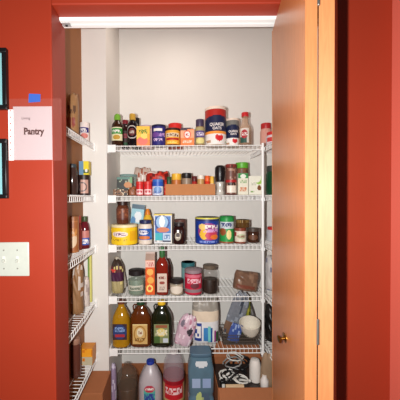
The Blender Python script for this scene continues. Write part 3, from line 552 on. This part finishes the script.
# wire basket with its goods
cx, w_, h_ = dims(221.5, 258.5, 337, 347.5, 1.77)
bk = thing('storage_basket', 'low dark basket at the right end of the lowest shelf', 'basket', (cx, 1.80, z+.001))
BKM = mat(84, 74, 66, .4, noise=.3, scale=80, name='dark_wire')
p = Part(); bw, bd = w_/2, .075
for k, zz in enumerate((.003, .022, .044, .066)):
    e = .92+.08*k/3
    p.tube([(-bw*e, -bd*e, zz), (bw*e, -bd*e, zz), (bw*e, bd*e, zz), (-bw*e, bd*e, zz), (-bw*e, -bd*e, zz)], .0022, BKM)
for i in range(21):
    x = (-1+2*i/20)*bw
    for s in (-1, 1): p.tube([(x*.92, s*bd*.92, .003), (x, s*bd, .066)], .0014, BKM)
for i in range(9):
    y = (-1+2*i/8)*bd
    for s in (-1, 1): p.tube([(s*bw*.92, y*.92, .003), (s*bw, y, .066)], .0014, BKM)
p.build('wire_frame', bk)
Part().box(-bw*.9, bw*.9, -bd*.9, bd*.9, .004, .007, BKM).build('base_panel', bk)
zb = z+.009
bag_item('food_bag', 'grey-blue clear plastic bag sticking up from the left of the basket', 'bag', (221.5, 240, 301, 345), 1.835, zb+.012, .03, [('all', mat(124, 128, 136, .2, noise=.3, scale=50, name='grey_film')), ('n', K(150, 156, 166), 6, 18, .78), ('r', 0, 0, .5, .25, K(120, 90, 70)), ('n', K(66, 72, 84), 12, 5, .8)], 51, ry=.34, wr=.25, pinch=.5, rz=.1)
bl = Part(); n = 26
bl.lathe([(.026, 0), (.046, .010), (.062, .045), (.068, .088), (.065, .088), (.059, .047), (.042, .016), (.004, .012)], mat(222, 214, 198, .7, noise=.25, scale=180, bump=.6, name='white_wicker'), n=30)
o = bl.build('woven_bowl', None); o.location = (at(250.5, 330, 1.77).x, 1.775, zb+.03); o.rotation_euler = (.25, -.12, 0); o.location.z = zb+.042; tag(o, 'white woven bowl tipped forward in the basket', 'bowl')
bag_item('snack_bag', 'small blue packet low in the basket', 'packet', (227, 239, 327, 345), 1.75, zb+.006, .016, [('all', K(60, 84, 150)), ('n', K(150, 170, 206), 8, 8, .75)], 52, ry=.3)
bag_item('vegetable_bag', 'yellow-green bag in the basket behind the white woven bowl', 'bag', (241, 251, 308, 346), 1.862, zb, .02, [('all', K(126, 130, 40)), ('n', K(170, 160, 60), 8, 8, .7), ('n', K(70, 80, 30), 7, 9, .75)], 53, wr=.25)
bag_item('dark_plastic_bag', 'dark crumpled plastic bag at the back right of the basket', 'bag', (247, 260, 315, 346), 1.90, z+.002, .016, [('all', K(88, 84, 84)), ('n', K(130, 126, 124), 6, 12, .78)], 54, ry=-.28, wr=.2)
# --- floor
cb = thing('cardboard_box', 'closed brown cardboard box on the floor at the left wall', 'box', (-.468, 1.575, 0))
Part().box(-.066, .066, -.10, .10, .001, .30, CARD2).build('carton', cb, .002)
FZ = 0
def fl(name, label, cat, box, Y, *a, **k): return cyl_item(name, label, cat, (box[0], box[1], box[2], PY+(CZ/Y-TP)*F+1), Y, 0, *a, **k)
fl('glass_jug', 'large clear jug with brown contents at left of the floor row', 'jug', (116.5, 137.5, 365.5), 1.80, C(112, 98, 84, .32), [(.92, 0), (1, .03), (1, .62), (.92, .76), (.6, .88), (.32, .93), (.34, 1)], [],
   inner=(K(90, 62, 44), [(.85, .02), (.93, .05), (.93, .45), (.9, .46)]))
t = fl('water_jug', 'frosted white gallon jug with blue cap and teal label on the floor', 'jug', (138.5, 162, 362.5), 1.79, mat(196, 186, 190, .3, alpha=.85, name='frosted_plastic'), [(.92, 0), (1, .03), (1, .5), (.95, .62), (.6, .82), (.3, .92), (.3, .95)], [(K(36, 60, 160), lidp(.34, .93, 1))],
   ([('r', .2, .0, .8, .8, K(80, 176, 160)), ('e', .5, .8, .26, .16, K(190, 60, 80)), ('t', .3, .76, .7, .86, WT), ('t', .25, .3, .75, .6, K(50, 70, 150)), ('e', .4, .16, .2, .1, K(180, 210, 190))], .12, .62), sq=2.6, cap_names=['cap'], artspan=.8)
fl('juice_bottle', 'round-shouldered clear bottle of red juice with red label on the floor', 'bottle', (163, 184.5, 352.5), 1.77, C(190, 176, 186, .3), [(.9, 0), (1, .03), (1, .5), (1, .62), (.92, .8), (.7, .92), (.36, .96)], [(K(216, 206, 204), lidp(.36, .955, 1))],
   ([('all', K(196, 160, 110)), ('r', 0, .84, 1, 1, K(150, 20, 34)), ('r', .12, .3, .88, .84, K(196, 34, 44)), ('t', .18, .5, .82, .74, K(240, 200, 200)), ('r', 0, 0, 1, .2, K(120, 140, 50))], .1, .56), inner=(K(132, 14, 26), [(.85, .02), (.95, .05), (.95, .58), (.92, .6)]), cap_names=['cap'])
t = thing('water_container', 'large blue-grey plastic water container with handle hole on the floor', 'container', (dims(188, 213.5, 350, 400, 1.61)[0], 1.61, 0))
cx, w_, _ = dims(188, 213.5, 350, 400, 1.61); hh = at(200, 353, 1.61).z
BLP = mat(92, 124, 142, .18, alpha=.8, noise=.3, scale=14, name='blue_plastic')
P = Part().lathe([(w_/2*.94, .001), (w_/2, .01), (w_/2, hh*.45), (w_/2*.94, hh*.47), (w_/2*.94, hh*.52), (w_/2, hh*.54), (w_/2, hh*.84), (w_/2*.9, hh*.92), (w_/2*.84, hh)], BLP, p=5, sy=.78, n=32); P.build('body', t)
Part().lathe([(w_/2*.8, 0), (w_/2*.84, .004), (w_/2*.84, .016), (w_/2*.78, .02)], K(74, 102, 122), p=5, sy=.78, n=32, M=Matrix.Translation((0, 0, hh+.0005))).build('lid', t)
Part().art([('e', .5, .95, .3, .07, K(206, 212, 216)), ('n', K(74, 104, 124), 6, 5, .82), ('r', .05, .5, .46, .68, K(150, 170, 200)), ('r', .54, .5, .95, .68, K(140, 160, 196)), ('e', .42, .3, .18, .12, K(176, 190, 120)), ('e', .5, .12, .2, .1, K(196, 190, 160)), ('t', .5, .2, .9, .4, K(70, 90, 110))], w_*.8, hh*.62, hh*.7, y0=w_/2*.8).build('label', t)
# open box with cables
ob = thing('open_cardboard_box', 'large open brown cardboard box of odds and ends at right on the floor', 'box', (.44, 1.75, 0))
x0, x1, y0, y1, zt = -.186, .19, -.16, .16, .245
Part().box(x0, x1, y0, y1, .001, .005, CARD2).build('base_panel', ob)
Part().box(x0, x1, y0, y0+.004, .005, zt, CARD2).build('front_panel', ob)
Part().box(x0, x1, y1-.004, y1, .005, zt, CARD2).build('back_panel', ob)
for xx in (x0, x1-.004): Part().box(xx, xx+.004, y0+.004, y1-.004, .005, zt, CARD2).build('side_panel', ob)
def quad_slab(p, th, m):
    a, b, c, d = [Vector(q) for q in p]; n = (b-a).cross(d-a).normalized()*th
    return Part().add([a, b, c, d, a+n, b+n, c+n, d+n], [(0, 1, 2, 3), (7, 6, 5, 4), (0, 4, 5, 1), (1, 5, 6, 2), (2, 6, 7, 3), (3, 7, 4, 0)], m)
quad_slab([(x0+.01, y1-.003, zt), (x1-.02, y1-.003, zt), (x1-.03, y1+.03, zt+.095), (x0+.05, y1+.03, zt+.095)], .003, CARD2).build('back_flap', ob, smooth=False)
quad_slab([(x0+.005, y0, zt), (x1-.005, y0, zt), (x1-.012, y0-.055, zt-.10), (x0+.012, y0-.055, zt-.10)], .003, CARD2).build('front_flap', ob, smooth=False)
ZI = .20
def OB(x, y, zz): return (.44+x, 1.75+y, zz)
o = Part().box(-.175, .175, -.15, .15, 0, .195, K(50, 42, 40)).build('storage_carton', None, .004); o.location = OB(.002, 0, .006); tag(o, 'dark carton lying inside the open box beneath the cables', 'box')
rnd = random.Random(5)
def cable(label, m, cx, cy, R, turns, zz, rad=.003, seed=1):
    r_ = random.Random(seed); pts = []
    for i in range(int(26*turns)+1):
        a = 2*math.pi*i/26; q = R*(1+.25*math.sin(a*.37+seed))*(1+r_.uniform(-.05, .05))
        pts.append((cx+q*math.cos(a), cy+q*.7*math.sin(a), .006+.018*abs(math.sin(a*.5+seed))+i*.0004))
    o = Part().tube(pts, rad, m, 7).build('cable', None); o.location = OB(0, 0, zz); o.rotation_euler = (.25, .1*math.sin(seed), 0); tag(o, label, 'cable', 'loose cables in the open box')
WC = mat(222, 218, 210, .4, name='white_cable'); BC = mat(22, 20, 22, .4, name='black_cable')
for lb, m, cx, cy, R, tn, zz, rad, sd in (
    ('coil of white cable at the left inside the open box', WC, -.105, -.02, .042, 2.2, .207, .005, 1),
    ('coil of thick black cable in the middle of the open box', BC, -.04, .0, .052, 2.6, .210, .0055, 2),
    ('loosely coiled white cable in front of the thick black coil', WC, -.02, -.07, .050, 1.7, .228, .0045, 3),
    ('black cable coil toward the back of the open box', BC, .0, .07, .058, 2.2, .215, .006, 4),
    ('grey cable loop on top of the cable tangle', mat(150, 148, 146, .4, name='grey_cable'), -.055, .035, .050, 1.5, .252, .0042, 5),
    ('white cable loop at the back of the cable tangle', WC, -.03, .085, .045, 1.6, .250, .0042, 6),
    ('thin black cable draped over the white coil at the left', BC, -.085, -.055, .048, 1.8, .232, .0036, 7)):
    cable(lb, m, cx, cy, R, tn, zz, rad, sd)
t = thing('charging_plug', 'small black and white power adapter at the front left inside the open box', 'power adapter', OB(-.145, -.10, .203))
Part().box(-.014, .014, -.014, .014, 0, .05, BLACK).build('body', t, .003); Part().box(-.008, .008, -.018, -.0145, .01, .035, WC).build('sticker', t)
for lb, nm, m, x, y, a, L_ in (('black angled plastic hook lying on the white cable coil', 'plastic_hook', BLACK, -.09, -.08, .5, .06), ('white plastic rod lying across the front cables', 'plastic_rod', WC, -.01, -.10, -.9, .05), ('white plastic clip at the left of the cable tangle', 'plastic_clip', WC, -.125, -.06, .25, .035)):
    o = Part().tube([(-L_, 0, 0), (-L_*.3, .004, .006), (L_*.4, .002, .010), (L_, -.006, .022)], .0065, m, 8).build(nm, None); o.location = OB(x, y, .240); o.rotation_euler = (0, -.25, a); tag(o, lb, 'odds and ends')
o = Part().box(-.055, .055, -.008, .008, 0, .045, mat(222, 190, 150, .6, name='pale_card')).build('card_packet', None, .001); o.location = OB(-.08, -.138, .203); tag(o, 'pale cream flat packet against the front inside of the open box', 'packet')
t = thing('white_squeeze_bottle', 'pair-handled white plastic bottle standing in the open box', 'bottle', OB(.075, -.03, .203)); 
Part().lathe([(.033, 0), (.036, .004), (.036, .095), (.032, .12), (.026, .135), (.014, .14)], K(232, 224, 216), n=24).build('body', t)
t['label'] = 'taller white plastic bottle standing in the open box'
t = thing('white_squeeze_bottle', 'shorter white plastic bottle at the front right in the open box', 'bottle', OB(.112, -.10, .203))
Part().lathe([(.022, 0), (.024, .004), (.024, .05), (.014, .066), (.012, .08)], K(228, 220, 214), n=24).build('body', t)
bag_item('paper_bag', 'rounded taupe paper bag leaning in the right side of the open box', 'bag', (260, 274, 351, 384), 1.67, .203, .045, [('all', mat(150, 124, 98, .7, noise=.1, scale=20, name='taupe_paper'))], 61, ry=.10, wr=.12, pinch=.22)
bag_item('snack_bag', 'lilac and white plastic bag standing on the floor left of the clear jug', 'bag', (108, 116, 372, 417), 1.76, 0, .05, [('all', K(150, 132, 160)), ('n', K(206, 196, 214), 6, 14, .66), ('r', 0, 0, .5, 1, K(110, 88, 110))], 62, pinch=.3)
bag_item('grocery_bag', 'white plastic bag on the floor at the left in front of the box', 'bag', (80, 90, 385, 425), 1.40, 0.002, .05, [('all', K(206, 202, 198)), ('n', K(170, 168, 170), 5, 14, .7)], 63, pinch=.3)
bag_item('snack_bag', 'bright green packet on the floor in front of the closed box', 'packet', (89, 97, 391, 425), 1.42, 0.002, .04, [('all', K(74, 140, 40)), ('n', K(50, 110, 36), 8, 8, .6)], 64, pinch=.2)

# ------------------------------------------------------------------ left wall shelves; near goods coloured darker to stand for jamb shade
def zl(i): return ZL[i]
bag_item('flour_bag', 'tan paper flour bag on the topmost left side shelf', 'bag', (66, 79, 90, 133), 1.47, zl(0), .06, [('all', K(146, 108, 70)), ('t', .2, .5, .9, .7, K(90, 62, 44)), ('t', .2, .2, .9, .4, K(130, 60, 50))], 71)
cyl_item('creamer_jar', 'white jar with dark blue print at the end of the topmost left shelf', 'jar', (80.2, 89.5, 116, 134.5), 1.60, zl(0), K(224, 214, 208), CAN, [(K(226, 220, 214), lidp(.9, .86, 1))],
    ([('all', K(222, 210, 206)), ('r', 0, .5, 1, .85, K(46, 40, 110)), ('t', .2, .56, .8, .78, WT), ('e', .6, .28, .3, .18, K(200, 120, 110))], .06, .84))
cyl_item('dark_jar', 'dark jar with pinkish label on the second left side shelf', 'jar', (78.5, 90, 176, 196), 1.60, zl(1), K(44, 28, 26), CAN, [(K(40, 26, 24), lidp(1.0, .86, 1))],
    ([('r', .4, .05, .9, .9, K(190, 150, 136)), ('o', .5, .45, .3, .3, .4, K(90, 80, 80))], .06, .84))
box_item('spice_carton', 'small yellow and blue carton on top of the dark jar on second left shelf', 'box', (80.5, 90, 162.5, 176), 1.60, zl(1), .045, K(196, 176, 50), [('all', K(226, 206, 50)), ('r', 0, 0, .45, 1, K(100, 140, 170)), ('r', .45, .1, 1, .4, K(60, 90, 50)), ('e', .75, .3, .14, .12, WT)], lift=.1195)
cyl_item('glass_bottle', 'dark bottle at the near side of the second left side shelf', 'bottle', (67.5, 77.5, 165, 196), 1.50, zl(1), G(60, 44, 40), JAR, [(K(50, 60, 66), lidp(.8, .88, 1))])
cyl_item('peanut_jar', 'brown and orange jar at the near side of the third left shelf', 'jar', (67.5, 78.5, 226, 262), 1.49, zl(2), K(170, 110, 66), CAN, [(K(90, 50, 34), lidp(1.0, .86, 1))], ([('all', K(150, 90, 50)), ('e', .5, .4, .4, .3, K(206, 180, 150)), ('t', .1, .5, .9, .8, K(190, 130, 70))], .05, .84))
cyl_item('juice_bottle', 'dark red bottle with blue label at the end of third left shelf', 'bottle', (80, 89.5, 223, 255), 1.60, zl(2), G(96, 26, 34), [(.9, 0), (1, .05), (1, .62), (.8, .76), (.5, .84)], [(K(60, 76, 44), lidp(.56, .84, 1))],
    ([('all', K(60, 90, 170)), ('r', 0, .5, 1, 1, K(190, 120, 110)), ('t', .1, .1, .9, .4, WT)], .12, .56))
cyl_item('juice_bottle', 'slim red-brown bottle between two jars on third left shelf', 'bottle', (76, 82, 226, 260), 1.555, zl(2), G(110, 40, 34), [(.9, 0), (1, .05), (1, .62), (.6, .8)], [(K(150, 60, 50), lidp(.66, .8, 1))])
bag_item('bread_bag', 'beige plastic food bag on the fourth left side shelf', 'bag', (69.5, 83, 278, 326), 1.50, zl(3), .07, [('all', K(140, 104, 70)), ('n', K(196, 184, 174), 7, 7, .7), ('n', K(140, 96, 60), 6, 8, .8)], 72, wr=.25)
bag_item('white_food_bag', 'white crumpled bag at the end of the fourth left side shelf', 'bag', (79.5, 89, 285, 314), 1.60, zl(3), .05, [('all', K(210, 198, 190)), ('n', K(170, 156, 150), 7, 7, .7)], 73, wr=.25)
box_item('food_carton', 'slim yellow-green carton standing at the far end of fourth left shelf', 'box', (88, 91.5, 262, 309), 1.655, zl(3), .02, K(196, 190, 90), [('all', K(214, 210, 120)), ('r', 0, 0, .5, 1, K(110, 140, 70))])
bag_item('dark_food_bag', 'dark bag hanging over the beige bag on the fourth left shelf', 'bag', (69, 83, 268, 290), 1.55, zl(3)+.12, .03, [('all', K(36, 24, 22))], 74)
bpy.data.objects.remove(bpy.data.objects['dark_food_bag'])
box_item('macaroni_box', 'orange and yellow box at the end of the lowest left side shelf', 'box', (80.5, 93.5, 351.5, 368), 1.60, zl(4), .07, K(206, 130, 30), [('all', K(236, 160, 40)), ('r', 0, 0, 1, .5, K(190, 180, 150)), ('n', K(210, 120, 30), 6, 6, .7)])
cyl_item('glass_bottle', 'dark jar at the near side of the lowest left side shelf', 'jar', (70, 80, 353, 392), 1.47, zl(4), G(90, 50, 40), JAR, [(K(150, 110, 90), lidp(.84, .86, 1))])
# ------------------------------------------------------------------ right wall shelves
def r_item(nm, lb, cat, l, r, tp, bt, Y, i, body, lid, art=None):
    return cyl_item(nm, lb, cat, (l, r, tp, bt), Y, ZR[i]-.002, body, [(.95, 0), (1, .03), (1, .7), (.85, .8)], [(lid, lidp(.88, .8, 1))], art)
r_item('ketchup_jar', 'red-lidded jar with pinkish body at the far end of the right top shelf', 'jar', 260, 271, 121, 149, 1.98, 0, K(206, 150, 136), K(176, 34, 36))
r_item('ketchup_jar', 'red-lidded jar in front beside the door edge on the right top shelf', 'jar', 266, 280, 129, 145, 1.84, 0, K(200, 190, 196), K(196, 40, 40), ([('all', K(210, 196, 200)), ('r', 0, .5, 1, .9, K(196, 60, 60)), ('t', .1, .1, .6, .4, K(120, 120, 130))], .05, .7))
r_item('green_bottle', 'dark green bottle half hidden by the door on the second right shelf', 'bottle', 266, 280, 166, 195, 1.84, 1, G(24, 70, 44), K(60, 64, 60))
r_item('clear_bottle', 'clear bottle with red cap half hidden by the door on the third right shelf', 'bottle', 267, 281, 232, 246, 1.84, 2, K(190, 190, 194), K(196, 40, 36))
bag_item('rice_bag', 'grey and white bag half hidden by the door on the fourth right shelf', 'bag', (266, 280, 258, 292), 1.82, ZR[3]-.002, .08, [('all', K(190, 186, 184)), ('n', K(120, 120, 140), 8, 8, .75)], 81)
bag_item('black_plastic_bag', 'black plastic bag half hidden by the door on the lowest right shelf', 'bag', (266, 284, 306, 342), 1.80, ZR[4]-.002, .10, [('all', mat(26, 24, 24, .35, name='black_film'))], 82, wr=.3)
